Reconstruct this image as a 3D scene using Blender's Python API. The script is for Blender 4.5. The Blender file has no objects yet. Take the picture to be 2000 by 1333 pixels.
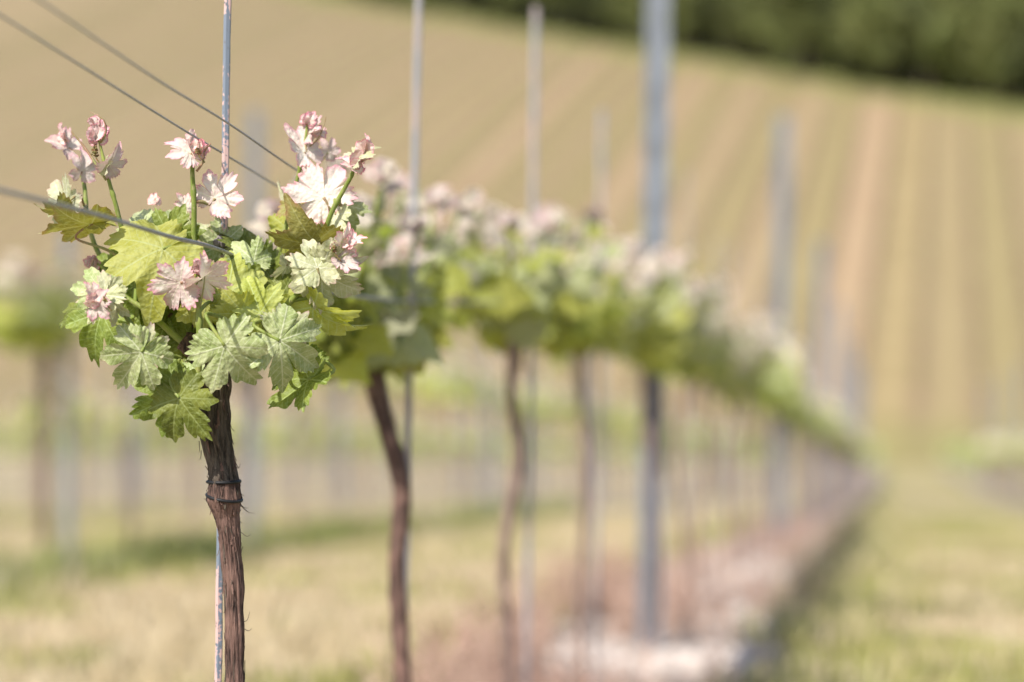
import bpy, math, random
import numpy as np
from mathutils import Vector, Matrix, noise
C = bpy.context.scene
COL = C.collection
R = math.radians
random.seed(7)

# ------------------------------------------------------------------ camera
F = 85 / 36 * 2000                      # focal length in photograph pixels
CAMZ = 1.55
YAW = math.atan(740 / F)                # camera looks this far left of the vine rows (+Y)
PITCH = math.atan(66 / F)
cam_d = bpy.data.cameras.new('camera')
cam = bpy.data.objects.new('camera', cam_d)
COL.objects.link(cam)
cam.location = (0, 0, CAMZ)
cam.rotation_euler = (R(90) - PITCH, 0, YAW)
cam_d.lens = 85
cam_d.sensor_width = 36
cam_d.clip_start = .05
cam_d.clip_end = 3000
cam_d.dof.use_dof = True
cam_d.dof.focus_distance = 2.02
cam_d.dof.aperture_fstop = 2.8
cam_d.dof.aperture_blades = 0
C.camera = cam
CM = cam.rotation_euler.to_matrix()
CR, CU, CB = CM.col[0].copy(), CM.col[1].copy(), CM.col[2].copy()

def P(px, py, d):
    """photograph pixel at depth d (metres along the lens axis) -> world point"""
    return Vector((0, 0, CAMZ)) + CR * ((px - 1000) / F * d) + CU * ((666.5 - py) / F * d) - CB * d

# ------------------------------------------------------------------ light
SUN = (CR * -.40 + Vector((0, 0, 1)) * .72 + CB * .57).normalized()
el = math.asin(SUN.z)
az = math.atan2(SUN.x, SUN.y)
w = bpy.data.worlds.new('World')
C.world = w
w.use_nodes = True
nt = w.node_tree
sky = nt.nodes.new('ShaderNodeTexSky')
sky.sky_type = 'NISHITA'
sky.sun_disc = False
sky.sun_elevation = el
sky.sun_rotation = az
sky.dust_density = 1.5
nt.links.new(sky.outputs[0], nt.nodes['Background'].inputs[0])
nt.nodes['Background'].inputs[1].default_value = .12
sun_d = bpy.data.lights.new('sun', 'SUN')
sun = bpy.data.objects.new('sun', sun_d)
COL.objects.link(sun)
sun_d.energy = 4.7
sun_d.angle = R(.5)
sun_d.color = (1, .95, .87)
sun.rotation_euler = SUN.to_track_quat('Z', 'Y').to_euler()
C.view_settings.view_transform = 'Standard'
C.view_settings.look = 'None'
C.view_settings.exposure = .51
C.view_settings.gamma = 1
C.cycles.use_denoising = True
C.cycles.max_bounces = 7
C.cycles.transparent_max_bounces = 6
C.cycles.sample_clamp_indirect = 6

# ------------------------------------------------------------------ helpers
def link(o, parent=None):
    COL.objects.link(o)
    if parent: o.parent = parent
    return o

def tag(o, label=None, cat=None, group=None, kind=None):
    if label: o['label'] = label
    if cat: o['category'] = cat
    if group: o['group'] = group
    if kind: o['kind'] = kind
    return o

def empty(name, loc=(0, 0, 0)):
    o = bpy.data.objects.new(name, None)
    o.empty_display_size = .1
    o.location = loc
    return link(o)

class MB:
    """collects vertices / faces (with material slot and a vector attribute) for ONE mesh"""
    def __init__(s): s.v = []; s.f = []; s.m = []; s.a = []
    def add(s, v, f, mi=0, a=None):
        n = len(s.v)
        s.v.extend(v)
        s.f.extend([tuple(i + n for i in q) for q in f])
        s.m.extend([mi] * len(f))
        s.a.extend(a if a is not None else [(0, 0, 0)] * len(v))
    def mesh(s, name, mats, smooth=True):
        me = bpy.data.meshes.new(name)
        me.from_pydata([tuple(p) for p in s.v], [], s.f)
        for m in mats: me.materials.append(m)
        me.polygons.foreach_set('material_index', s.m)
        me.polygons.foreach_set('use_smooth', [smooth] * len(s.f))
        at = me.attributes.new('vc', 'FLOAT_VECTOR', 'POINT')
        at.data.foreach_set('vector', np.array(s.a, dtype=np.float32).ravel())
        me.update()
        return me
    def build(s, name, mats, parent=None, smooth=True):
        return link(bpy.data.objects.new(name, s.mesh(name, mats, smooth)), parent)

def frame(t):
    t = t.normalized()
    u = t.cross(Vector((0, 0, 1)) if abs(t.z) < .9 else Vector((1, 0, 0))).normalized()
    return u, t.cross(u).normalized()

def spline(pts, rad, n):
    """Catmull-Rom through points (with radii) -> n samples per span"""
    pts = [Vector(p) for p in pts]
    out = []; ro = []
    for i in range(len(pts) - 1):
        a = pts[max(i - 1, 0)]; b = pts[i]; c = pts[i + 1]; d = pts[min(i + 2, len(pts) - 1)]
        for k in range(n):
            t = k / n
            out.append(.5 * ((2 * b) + (c - a) * t + (2 * a - 5 * b + 4 * c - d) * t * t + (3 * b - a - 3 * c + d) * t ** 3))
            ro.append(rad[i] * (1 - t) + rad[i + 1] * t)
    out.append(pts[-1]); ro.append(rad[-1])
    return out, ro

def tube(mb, pts, rad, seg=8, mi=0, cap=True, fn=None):
    n = len(pts)
    v = []; f = []
    u = None
    for i, p in enumerate(pts):
        t = (pts[min(i + 1, n - 1)] - pts[max(i - 1, 0)])
        if t.length < 1e-9: t = Vector((0, 0, 1))
        t.normalize()
        if u is None: u, w_ = frame(t)
        else:
            u = (u - t * u.dot(t)).normalized()
            w_ = t.cross(u)
        for k in range(seg):
            a = 2 * math.pi * k / seg
            r = rad[i] * (fn(i, a) if fn else 1)
            v.append(p + u * (math.cos(a) * r) + w_ * (math.sin(a) * r))
    for i in range(n - 1):
        for k in range(seg):
            k2 = (k + 1) % seg
            f.append((i * seg + k, i * seg + k2, (i + 1) * seg + k2, (i + 1) * seg + k))
    if cap:
        f.append(tuple(range(seg - 1, -1, -1)))
        f.append(tuple((n - 1) * seg + k for k in range(seg)))
    mb.add(v, f, mi)

# ------------------------------------------------------------------ node helpers
def mat(name):
    m = bpy.data.materials.new(name)
    m.use_nodes = True
    nt = m.node_tree
    b = nt.nodes['Principled BSDF']
    b.inputs['Specular IOR Level'].default_value = .25
    return m, nt, b

def N(nt, typ, **kw):
    n = nt.nodes.new(typ)
    for k, v in kw.items():
        if k.startswith('i_'): n.inputs[k[2:].replace('_', ' ')].default_value = v
        else: setattr(n, k, v)
    return n

def mth(nt, op, a, b=None, c=None, clamp=False):
    n = nt.nodes.new('ShaderNodeMath'); n.operation = op; n.use_clamp = clamp
    for i, x in enumerate((a, b, c)):
        if x is None: continue
        if isinstance(x, (int, float)): n.inputs[i].default_value = x
        else: nt.links.new(x, n.inputs[i])
    return n.outputs[0]

def mixc(nt, f, a, b):
    n = nt.nodes.new('ShaderNodeMix'); n.data_type = 'RGBA'
    for i, x in ((0, f), (6, a), (7, b)):
        if isinstance(x, (int, float)): n.inputs[i].default_value = x
        elif isinstance(x, tuple): n.inputs[i].default_value = (*x, 1)
        else: nt.links.new(x, n.inputs[i])
    return n.outputs[2]

def ramp(nt, x, lo, hi):
    n = nt.nodes.new('ShaderNodeMapRange'); n.interpolation_type = 'SMOOTHSTEP'
    nt.links.new(x, n.inputs[0])
    n.inputs[1].default_value = lo; n.inputs[2].default_value = hi
    return n.outputs[0]

def noisen(nt, vec, scale, detail=3, rough=.55):
    n = nt.nodes.new('ShaderNodeTexNoise')
    n.inputs['Scale'].default_value = scale; n.inputs['Detail'].default_value = detail; n.inputs['Roughness'].default_value = rough
    if vec is not None: nt.links.new(vec, n.inputs['Vector'])
    return n.outputs[0]

# ------------------------------------------------------------------ leaf materials
def leaf_mat(name, A, B, vein, edge, edge_lo, edge_hi, under, trans=.33, rough=.5, sheen=.0):
    m, nt, b = mat(name)
    L = nt.links
    at = N(nt, 'ShaderNodeAttribute', attribute_name='vc')
    sep = N(nt, 'ShaderNodeSeparateXYZ'); L.new(at.outputs['Vector'], sep.inputs[0])
    along, perp, s = sep.outputs
    tc = N(nt, 'ShaderNodeTexCoord')
    oi = N(nt, 'ShaderNodeObjectInfo')
    n1 = noisen(nt, tc.outputs['Object'], 60, 3)
    n2 = noisen(nt, tc.outputs['Object'], 420, 3, .7)
    col = mixc(nt, ramp(nt, n1, .35, .65), A, B)
    col = mixc(nt, mth(nt, 'MULTIPLY', ramp(nt, n2, .45, .7), .35), col, vein)
    # herring-bone side veins, then the main veins
    u = mth(nt, 'SUBTRACT', along, mth(nt, 'MULTIPLY', perp, .8))
    tri = mth(nt, 'PINGPONG', mth(nt, 'ADD', mth(nt, 'MULTIPLY', u, 7.5), mth(nt, 'MULTIPLY', n1, .6)), .5)
    side = ramp(nt, tri, .11, .0)
    main = ramp(nt, perp, .022, .006)
    v = mth(nt, 'MAXIMUM', mth(nt, 'MULTIPLY', side, .6), main)
    col = mixc(nt, mth(nt, 'MULTIPLY', v, .75), col, vein)
    e = mth(nt, 'ADD', s, mth(nt, 'MULTIPLY', mth(nt, 'SUBTRACT', n1, .5), .5))
    ef = mth(nt, 'MULTIPLY', ramp(nt, e, edge_lo, edge_hi), .85)
    ef = mth(nt, 'MULTIPLY', ef, mth(nt, 'SUBTRACT', 1, mth(nt, 'MULTIPLY', v, .6)))
    col = mixc(nt, ef, col, edge)
    geo = N(nt, 'ShaderNodeNewGeometry')
    col = mixc(nt, mth(nt, 'MULTIPLY', geo.outputs['Backfacing'], .6), col, under)
    hsv = N(nt, 'ShaderNodeHueSaturation'); L.new(col, hsv.inputs['Color'])
    L.new(mth(nt, 'ADD', .82, mth(nt, 'MULTIPLY', oi.outputs['Random'], .36)), hsv.inputs['Value'])
    L.new(mth(nt, 'ADD', .49, mth(nt, 'MULTIPLY', oi.outputs['Random'], .02)), hsv.inputs['Hue'])
    col = hsv.outputs[0]
    # quilted relief
    vo = N(nt, 'ShaderNodeTexVoronoi', feature='SMOOTH_F1'); vo.inputs['Scale'].default_value = 330
    L.new(tc.outputs['Object'], vo.inputs['Vector'])
    h = mth(nt, 'SUBTRACT', mth(nt, 'SUBTRACT', 0, mth(nt, 'MULTIPLY', vo.outputs['Distance'], .7)), mth(nt, 'MULTIPLY', v, -.12))
    h = mth(nt, 'ADD', h, mth(nt, 'MULTIPLY', n2, .35))
    bp = N(nt, 'ShaderNodeBump'); bp.inputs['Strength'].default_value = .8; bp.inputs['Distance'].default_value = .0017
    L.new(h, bp.inputs['Height'])
    L.new(col, b.inputs['Base Color']); L.new(bp.outputs[0], b.inputs['Normal'])
    b.inputs['Roughness'].default_value = rough
    b.inputs['Sheen Weight'].default_value = sheen
    b.inputs['Sheen Roughness'].default_value = .5
    tr = N(nt, 'ShaderNodeBsdfTranslucent')
    sat = N(nt, 'ShaderNodeHueSaturation'); sat.inputs['Saturation'].default_value = 1.25; sat.inputs['Value'].default_value = 1.15
    L.new(col, sat.inputs['Color']); L.new(sat.outputs[0], tr.inputs[0])
    mx = N(nt, 'ShaderNodeMixShader'); mx.inputs[0].default_value = trans
    L.new(b.outputs[0], mx.inputs[1]); L.new(tr.outputs[0], mx.inputs[2])
    L.new(mx.outputs[0], nt.nodes['Material Output'].inputs[0])
    return m

LM = {
 'pink':  leaf_mat('leaf_pink', (.66, .50, .47), (.75, .66, .60), (.78, .76, .58), (.72, .19, .33), .76, 1.14, (.74, .58, .55), .24, .6, .15),
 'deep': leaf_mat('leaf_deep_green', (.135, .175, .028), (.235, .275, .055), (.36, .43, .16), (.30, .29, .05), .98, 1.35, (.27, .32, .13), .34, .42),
 'soft': leaf_mat('leaf_soft_green', (.27, .33, .11), (.42, .46, .22), (.66, .68, .46), (.50, .30, .24), .96, 1.3, (.48, .51, .30), .26, .55, .2),
 'cream': leaf_mat('leaf_cream', (.76, .66, .54), (.86, .76, .66), (.88, .84, .70), (.82, .52, .50), .9, 1.2, (.66, .62, .50), .34, .6, .15),
 'bud':   leaf_mat('leaf_bud', (.78, .58, .54), (.84, .74, .66), (.80, .72, .56), (.78, .14, .28), .76, 1.08, (.76, .58, .54), .26, .6, .15),
 'pale':  leaf_mat('leaf_pale', (.42, .46, .18), (.56, .59, .32), (.68, .70, .48), (.52, .34, .26), .98, 1.35, (.50, .53, .32), .36, .6, .2),
 'sage':  leaf_mat('leaf_sage', (.46, .48, .25), (.60, .60, .38), (.76, .76, .60), (.60, .30, .34), .88, 1.2, (.56, .57, .44), .32, .65, .25),
 'yell':  leaf_mat('leaf_yellow_green', (.44, .46, .08), (.57, .59, .18), (.60, .66, .30), (.50, .44, .07), .98, 1.3, (.38, .44, .15), .46, .5),
 'green': leaf_mat('leaf_green', (.22, .25, .045), (.34, .37, .085), (.38, .46, .17), (.30, .29, .05), .98, 1.35, (.27, .32, .13), .48, .45),
 'olive': leaf_mat('leaf_olive', (.26, .24, .06), (.36, .35, .10), (.50, .50, .22), (.40, .17, .12), .85, 1.2, (.42, .41, .24), .30, .45),
}
def stem_mat(name, a, b_, c):
    m, nt, b = mat(name)
    tc = N(nt, 'ShaderNodeTexCoord')
    mp = N(nt, 'ShaderNodeMapping'); mp.inputs['Scale'].default_value = (1, 1, .35)
    nt.links.new(tc.outputs['Object'], mp.inputs[0])
    n1 = noisen(nt, mp.outputs[0], 55, 3); n2 = noisen(nt, mp.outputs[0], 500, 3, .7)
    col = mixc(nt, ramp(nt, n1, .4, .62), a, b_)
    col = mixc(nt, mth(nt, 'MULTIPLY', ramp(nt, n2, .5, .68), .6), col, c)
    nt.links.new(col, b.inputs['Base Color'])
    bp = N(nt, 'ShaderNodeBump'); bp.inputs['Strength'].default_value = .4; bp.inputs['Distance'].default_value = .0006
    nt.links.new(n2, bp.inputs['Height']); nt.links.new(bp.outputs[0], b.inputs['Normal'])
    b.inputs['Roughness'].default_value = .5
    return m
STEM = stem_mat('shoot_skin', (.15, .20, .035), (.27, .31, .08), (.34, .30, .16))
STEMR = stem_mat('young_stalk_skin', (.30, .17, .11), (.24, .24, .09), (.42, .32, .24))

def bark_mat(name, dark, mid, light):
    m, nt, b = mat(name)
    tc = N(nt, 'ShaderNodeTexCoord')
    mp = N(nt, 'ShaderNodeMapping'); mp.inputs['Scale'].default_value = (1, 1, .10)
    nt.links.new(tc.outputs['Object'], mp.inputs[0])
    n1 = noisen(nt, mp.outputs[0], 330, 5, .65); n2 = noisen(nt, tc.outputs['Object'], 30, 3); n3 = noisen(nt, mp.outputs[0], 900, 3, .7)
    col = mixc(nt, ramp(nt, n1, .36, .58), dark, mid)
    col = mixc(nt, mth(nt, 'MULTIPLY', ramp(nt, n2, .45, .68), .7), col, light)
    col = mixc(nt, mth(nt, 'MULTIPLY', ramp(nt, n3, .58, .72), .55), col, (.36, .27, .22))
    nt.links.new(col, b.inputs['Base Color'])
    bp = N(nt, 'ShaderNodeBump'); bp.inputs['Strength'].default_value = 1; bp.inputs['Distance'].default_value = .0025
    nt.links.new(mth(nt, 'ADD', n1, mth(nt, 'MULTIPLY', n3, .4)), bp.inputs['Height']); nt.links.new(bp.outputs[0], b.inputs['Normal'])
    b.inputs['Roughness'].default_value = .85
    return m
BARK = bark_mat('vine_bark', (.030, .019, .016), (.155, .092, .074), (.27, .16, .128))
BARKP = bark_mat('vine_bark_pale', (.09, .06, .05), (.25, .17, .145), (.36, .26, .22))
BARKG = bark_mat('vine_head_bark', (.030, .023, .017), (.11, .085, .066), (.17, .135, .105))

def simple(name, col, rough=.6, metal=0, var=None, scale=40, bump=0):
    m, nt, b = mat(name)
    b.inputs['Roughness'].default_value = rough; b.inputs['Metallic'].default_value = metal
    tc = N(nt, 'ShaderNodeTexCoord')
    n = noisen(nt, tc.outputs['Object'], scale, 4)
    nt.links.new(mixc(nt, ramp(nt, n, .35, .65), col, var or tuple(c * .7 for c in col)), b.inputs['Base Color'])
    if bump:
        bp = N(nt, 'ShaderNodeBump'); bp.inputs['Distance'].default_value = bump; bp.inputs['Strength'].default_value = .7
        nt.links.new(n, bp.inputs['Height']); nt.links.new(bp.outputs[0], b.inputs['Normal'])
    return m
WIRE = simple('galvanised_wire', (.36, .36, .37), .5, .4, (.26, .26, .27), 300)
ZINC = simple('galvanised_post', (.225, .245, .28), .6, .2, (.17, .185, .21), 30)
RUBBER = simple('black_tie', (.012, .012, .014), .5, 0, (.02, .02, .022), 200)
CLIP = simple('clip_grey', (.30, .26, .26), .7, 0, (.14, .12, .12), 160, .001)
FLOW = simple('flower_buds', (.14, .15, .04), .6, 0, (.20, .09, .05), 500)

def stake_mat():
    m, nt, b = mat('stake_flaking_paint_side_shade')
    tc = N(nt, 'ShaderNodeTexCoord')
    mp = N(nt, 'ShaderNodeMapping'); mp.inputs['Scale'].default_value = (1, 1, .2)
    nt.links.new(tc.outputs['Object'], mp.inputs[0])
    n1 = noisen(nt, mp.outputs[0], 62, 2, .5); n2 = noisen(nt, tc.outputs['Object'], 260, 3)
    sp_ = N(nt, 'ShaderNodeSeparateXYZ'); nt.links.new(tc.outputs['Normal'], sp_.inputs[0])
    k = ramp(nt, mth(nt, 'ADD', mth(nt, 'ADD', n1, mth(nt, 'MULTIPLY', mth(nt, 'SUBTRACT', n2, .5), .28)), mth(nt, 'MULTIPLY', sp_.outputs[0], .05)), .505, .52)  # flaking patches, plus side shading painted in: normal term greys the right faces
    col = mixc(nt, k, (.52, .36, .34), (.17, .20, .25))
    col = mixc(nt, mth(nt, 'MULTIPLY', ramp(nt, n2, .62, .66), .6), col, (.12, .10, .09))
    nt.links.new(col, b.inputs['Base Color'])
    b.inputs['Roughness'].default_value = .6
    return m
STAKE = stake_mat()
GREY = simple('stake_grey', (.30, .31, .34), .6, .2, (.40, .34, .34), 20)

# ------------------------------------------------------------------ leaf shape
VA = np.radians([0, 52, -52, 108, -108])
def leaf_arrays(rng, nth=190, nr=11, fold=0., curl=.15, wave=.05, deep=1., serr=1.):
    th = np.linspace(-math.pi * .985, math.pi * .985, nth)
    j = lambda a: 1 + (rng.random() - .5) * a
    out = np.zeros(nth)
    for sgn in (1, -1):
        hs = j(.22)
        d1 = .50 * j(.4) / deep; d2 = .47 * j(.4) / deep
        k = [(0, 1.02), (5, .955), (12, .875), (20, .79), (25.5, .70), (28.5 * j(.06), d1), (31.5, .69), (38, .79), (46, .88), (53, .95 * j(.1)), (60, .87), (68, .79), (75, .70),
             (79.5, d2), (83.5, .65), (92, .72), (101, .73), (109, .82 * j(.12)), (118, .71), (130, .65), (143, .60 * j(.1)), (156, .57), (166, .50 * j(.15)), (174, .30), (180, .05)]
        a = np.radians([q[0] for q in k]); r = np.array([q[1] for q in k]) * (1 + (hs - 1) * np.clip(a / .9, 0, 1)); a = a * (1 + (hs - 1) * .25 * np.sin(a))
        sel = (np.sign(th) == sgn) | (th == 0)
        out[sel] = np.interp(np.abs(th[sel]), a, r)
    ker = np.array([1, 6, 1]) / 8
    sm = np.convolve(np.pad(out, 1, mode='edge'), ker, 'valid')
    if deep < 1.1:
        sm = np.convolve(np.pad(sm, 5, mode='edge'), np.hanning(13)[1:-1] / np.hanning(13).sum(), 'valid')
    # teeth: uneven saw, pointing outward
    ph = np.cumsum(1 + .35 * np.sin(th * 5 + rng.random() * 6)) / nth * 31
    saw = (1 - np.abs((ph % 1) - .58) / np.where((ph % 1) < .58, .58, .42)) ** .75
    mask = np.clip((math.pi * .93 - np.abs(th)) * 6, 0, 1)
    sm = sm * (1 + serr * mask * (.105 * saw - .06) * (1 + .5 * np.sin(th * 3 + rng.random() * 6)))
    s = np.linspace(0, 1, nr + 1)[1:] ** .85
    T, S = np.meshgrid(th, s)
    RR = sm[None, :] * S
    x = -RR * np.sin(T); y = RR * np.cos(T)
    d = np.abs(((T[..., None] - VA + math.pi) % (2 * math.pi)) - math.pi)
    near = d.min(-1)
    along = RR * np.cos(near); perp = RR * np.sin(near)
    p1, p2, p3 = rng.random(3) * 6.28
    gap = np.clip(near / R(27), 0, 1); p0 = rng.random()
    lw = np.exp(-(d / R(24)) ** 2)
    bend = (rng.random(5) - .66) * .95
    z = .05 * S * np.sin(gap * math.pi * .5) * RR + (lw * bend).sum(-1) * RR ** 2.2
    z += .007 * np.sin((along - perp * .8) * 7.5 * 2 * math.pi) * gap * S + .012 * np.sin(x * 17 + p0 * 6) * np.sin(y * 15 + p0 * 9) * gap + .014 * np.sin(x * 9 + y * 23 + p1) * np.sin(x * 25 - y * 8 + p2) * S
    z += wave * S ** 2 * np.sin(3 * T + p1) + wave * .6 * S ** 3 * np.sin(7 * T + p2) + wave * .35 * S ** 4 * np.sin(17 * T + p3)
    z -= curl * RR ** 2
    # fold about the midrib
    c, sn = math.cos(fold), math.sin(fold)
    ax = np.abs(x)
    x2 = np.sign(x) * (ax * c - z * sn * 0)
    z = z + ax * sn
    # tip droops
    z -= curl * .5 * np.clip(y, 0, 2) ** 2
    V = np.stack([x2, y, z], -1).reshape(-1, 3)
    A = np.stack([along, perp, S], -1).reshape(-1, 3)
    V = np.vstack([[0, 0, 0], V]); A = np.vstack([[0, 0, 0], A])
    f = [(0, 1 + k, 2 + k) for k in range(nth - 1)]
    for i in range(nr - 1):
        for k in range(nth - 1):
            a = 1 + i * nth + k; b = a + nth
            f.append((a, b, b + 1, a + 1))
    return V, A, f

def add_leaf(mb, mi, rng, M, size, **kw):
    V, A, f = leaf_arrays(rng, **kw)
    V = V * size
    M3 = np.array(M.to_3x3()); t = np.array(M.translation)
    V = V @ M3.T + t
    mb.add([tuple(q) for q in V.tolist()], f, mi, [tuple(q) for q in A.tolist()])

def leaf_frame(ang, pitch, roll):
    """camera-facing leaf: midrib at image angle, pitched towards the camera, rolled about the midrib"""
    m = (CR * math.cos(R(ang)) + CU * math.sin(R(ang))) * math.cos(R(pitch)) + CB * math.sin(R(pitch))
    n = (CB - m * CB.dot(m)).normalized()
    n = Matrix.Rotation(R(roll), 3, m) @ n
    x = m.cross(n)
    return Matrix((x, m, n)).transposed()

# ------------------------------------------------------------------ terrain
PROF = [(-6, .70), (2, .74), (3.9, .755), (5.8, .82), (9, 1.0), (12.8, 1.25), (19.8, 1.72), (26.8, 2.2), (33.8, 2.7), (45, 3.4), (60, 4.2), (86, 5.7), (95, 5.7)]
PY = np.array([p[0] for p in PROF]); PZ = np.array([p[1] for p in PROF])
def gz(x, y):
    y = min(max(y, -6), 95)
    z = 0
    for o, wt in ((-1.2, .25), (0, .5), (1.2, .25)):
        z -= float(np.interp(y + o, PY, PZ)) * wt
    return CAMZ + z + .012 * noise.noise((x * 1.3, y * 1.3, 0)) 
ROWX = -.565
SP = 2.5
HILL0 = 88
HA = math.atan((1850 - 1740) / F) # hill rows turn this far right of the near rows
def hz(x, y):
    z = CAMZ - 5.75 + .243 * max(0, y - HILL0 + 2)
    if y < HILL0 + 10: z = max(z, CAMZ - 5.72)
    return z + .35 * noise.noise((x * .02, y * .02, 4))
# upper edge of the vineyard hill, in photograph pixels
EDGE = [(-900, -330), (0, -150), (650, -4), (1100, 74), (1400, 128), (1700, 178), (2000, 222), (2300, 262), (3000, 340)]
def hill_hit(px, py):
    o = Vector((0, 0, CAMZ)); d = (P(px, py, 1) - o)
    lo, hi = 90., 420.
    for k in range(1, 300):
        t = 85 + k * 1.5
        q = o + d * t
        if q.z < CAMZ - 5.75 + .243 * (q.y - HILL0 + 2): return q
    return o + d * 420
EDW = [hill_hit(*e) for e in EDGE]
EX = [e.x for e in EDW]; EY = [e.y for e in EDW]
def edge_y(x): return float(np.interp(x, EX, EY))

def grid(name, xs, ys, fn, m):
    nx = len(xs)
    v = [(x, y, fn(x, y)) for y in ys for x in xs]
    f = [(j * nx + i, j * nx + i + 1, (j + 1) * nx + i + 1, (j + 1) * nx + i) for j in range(len(ys) - 1) for i in range(nx - 1)]
    mb = MB(); mb.add(v, f)
    o = mb.build(name, [m]); o['kind'] = 'structure'
    return o

def ground_mat():
    m, nt, b = mat('vineyard_ground')
    g = N(nt, 'ShaderNodeNewGeometry')
    sep = N(nt, 'ShaderNodeSeparateXYZ'); nt.links.new(g.outputs['Position'], sep.inputs[0])
    pos = g.outputs['Position']
    n1 = noisen(nt, pos, 1.1, 4); n2 = noisen(nt, pos, 6, 4, .6); n3 = noisen(nt, pos, 60, 3, .7); n4 = noisen(nt, pos, .35, 3)
    dx = mth(nt, 'PINGPONG', mth(nt, 'SUBTRACT', sep.outputs[0], ROWX), SP / 2)   # distance to nearest row
    dxn = mth(nt, 'ADD', dx, mth(nt, 'MULTIPLY', mth(nt, 'SUBTRACT', n2, .5), .34))
    dry = mixc(nt, ramp(nt, n3, .3, .7), (.47, .37, .235), (.58, .475, .315))
    grn = mixc(nt, ramp(nt, n3, .3, .7), (.27, .235, .09), (.37, .31, .135))
    gmask = mth(nt, 'ADD', ramp(nt, mth(nt, 'ADD', mth(nt, 'MULTIPLY', n1, .6), mth(nt, 'MULTIPLY', n2, .4)), .42, .60), 0)
    right = ramp(nt, sep.outputs[0], -.3, .1)
    gm = mth(nt, 'ADD', mth(nt, 'MULTIPLY', gmask, .55), mth(nt, 'MULTIPLY', right, .45), None, True)
    grass = mixc(nt, gm, dry, grn)
    soil = mixc(nt, ramp(nt, n2, .35, .65), (.25, .18, .14), (.35, .275, .225))
    soil = mixc(nt, mth(nt, 'MULTIPLY', ramp(nt, n3, .5, .62), .7), soil, (.70, .60, .56))
    k = ramp(nt, dxn, .38, .24)
    edge = mth(nt, 'MULTIPLY', ramp(nt, dxn, .62, .45), .6)
    grass = mixc(nt, edge, grass, (.22, .24, .07))
    nt.links.new(mixc(nt, k, grass, soil), b.inputs['Base Color'])
    b.inputs['Roughness'].default_value = .95
    bp = N(nt, 'ShaderNodeBump'); bp.inputs['Distance'].default_value = .03; bp.inputs['Strength'].default_value = .7
    nt.links.new(mth(nt, 'ADD', n3, n2), bp.inputs['Height']); nt.links.new(bp.outputs[0], b.inputs['Normal'])
    return m

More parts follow.
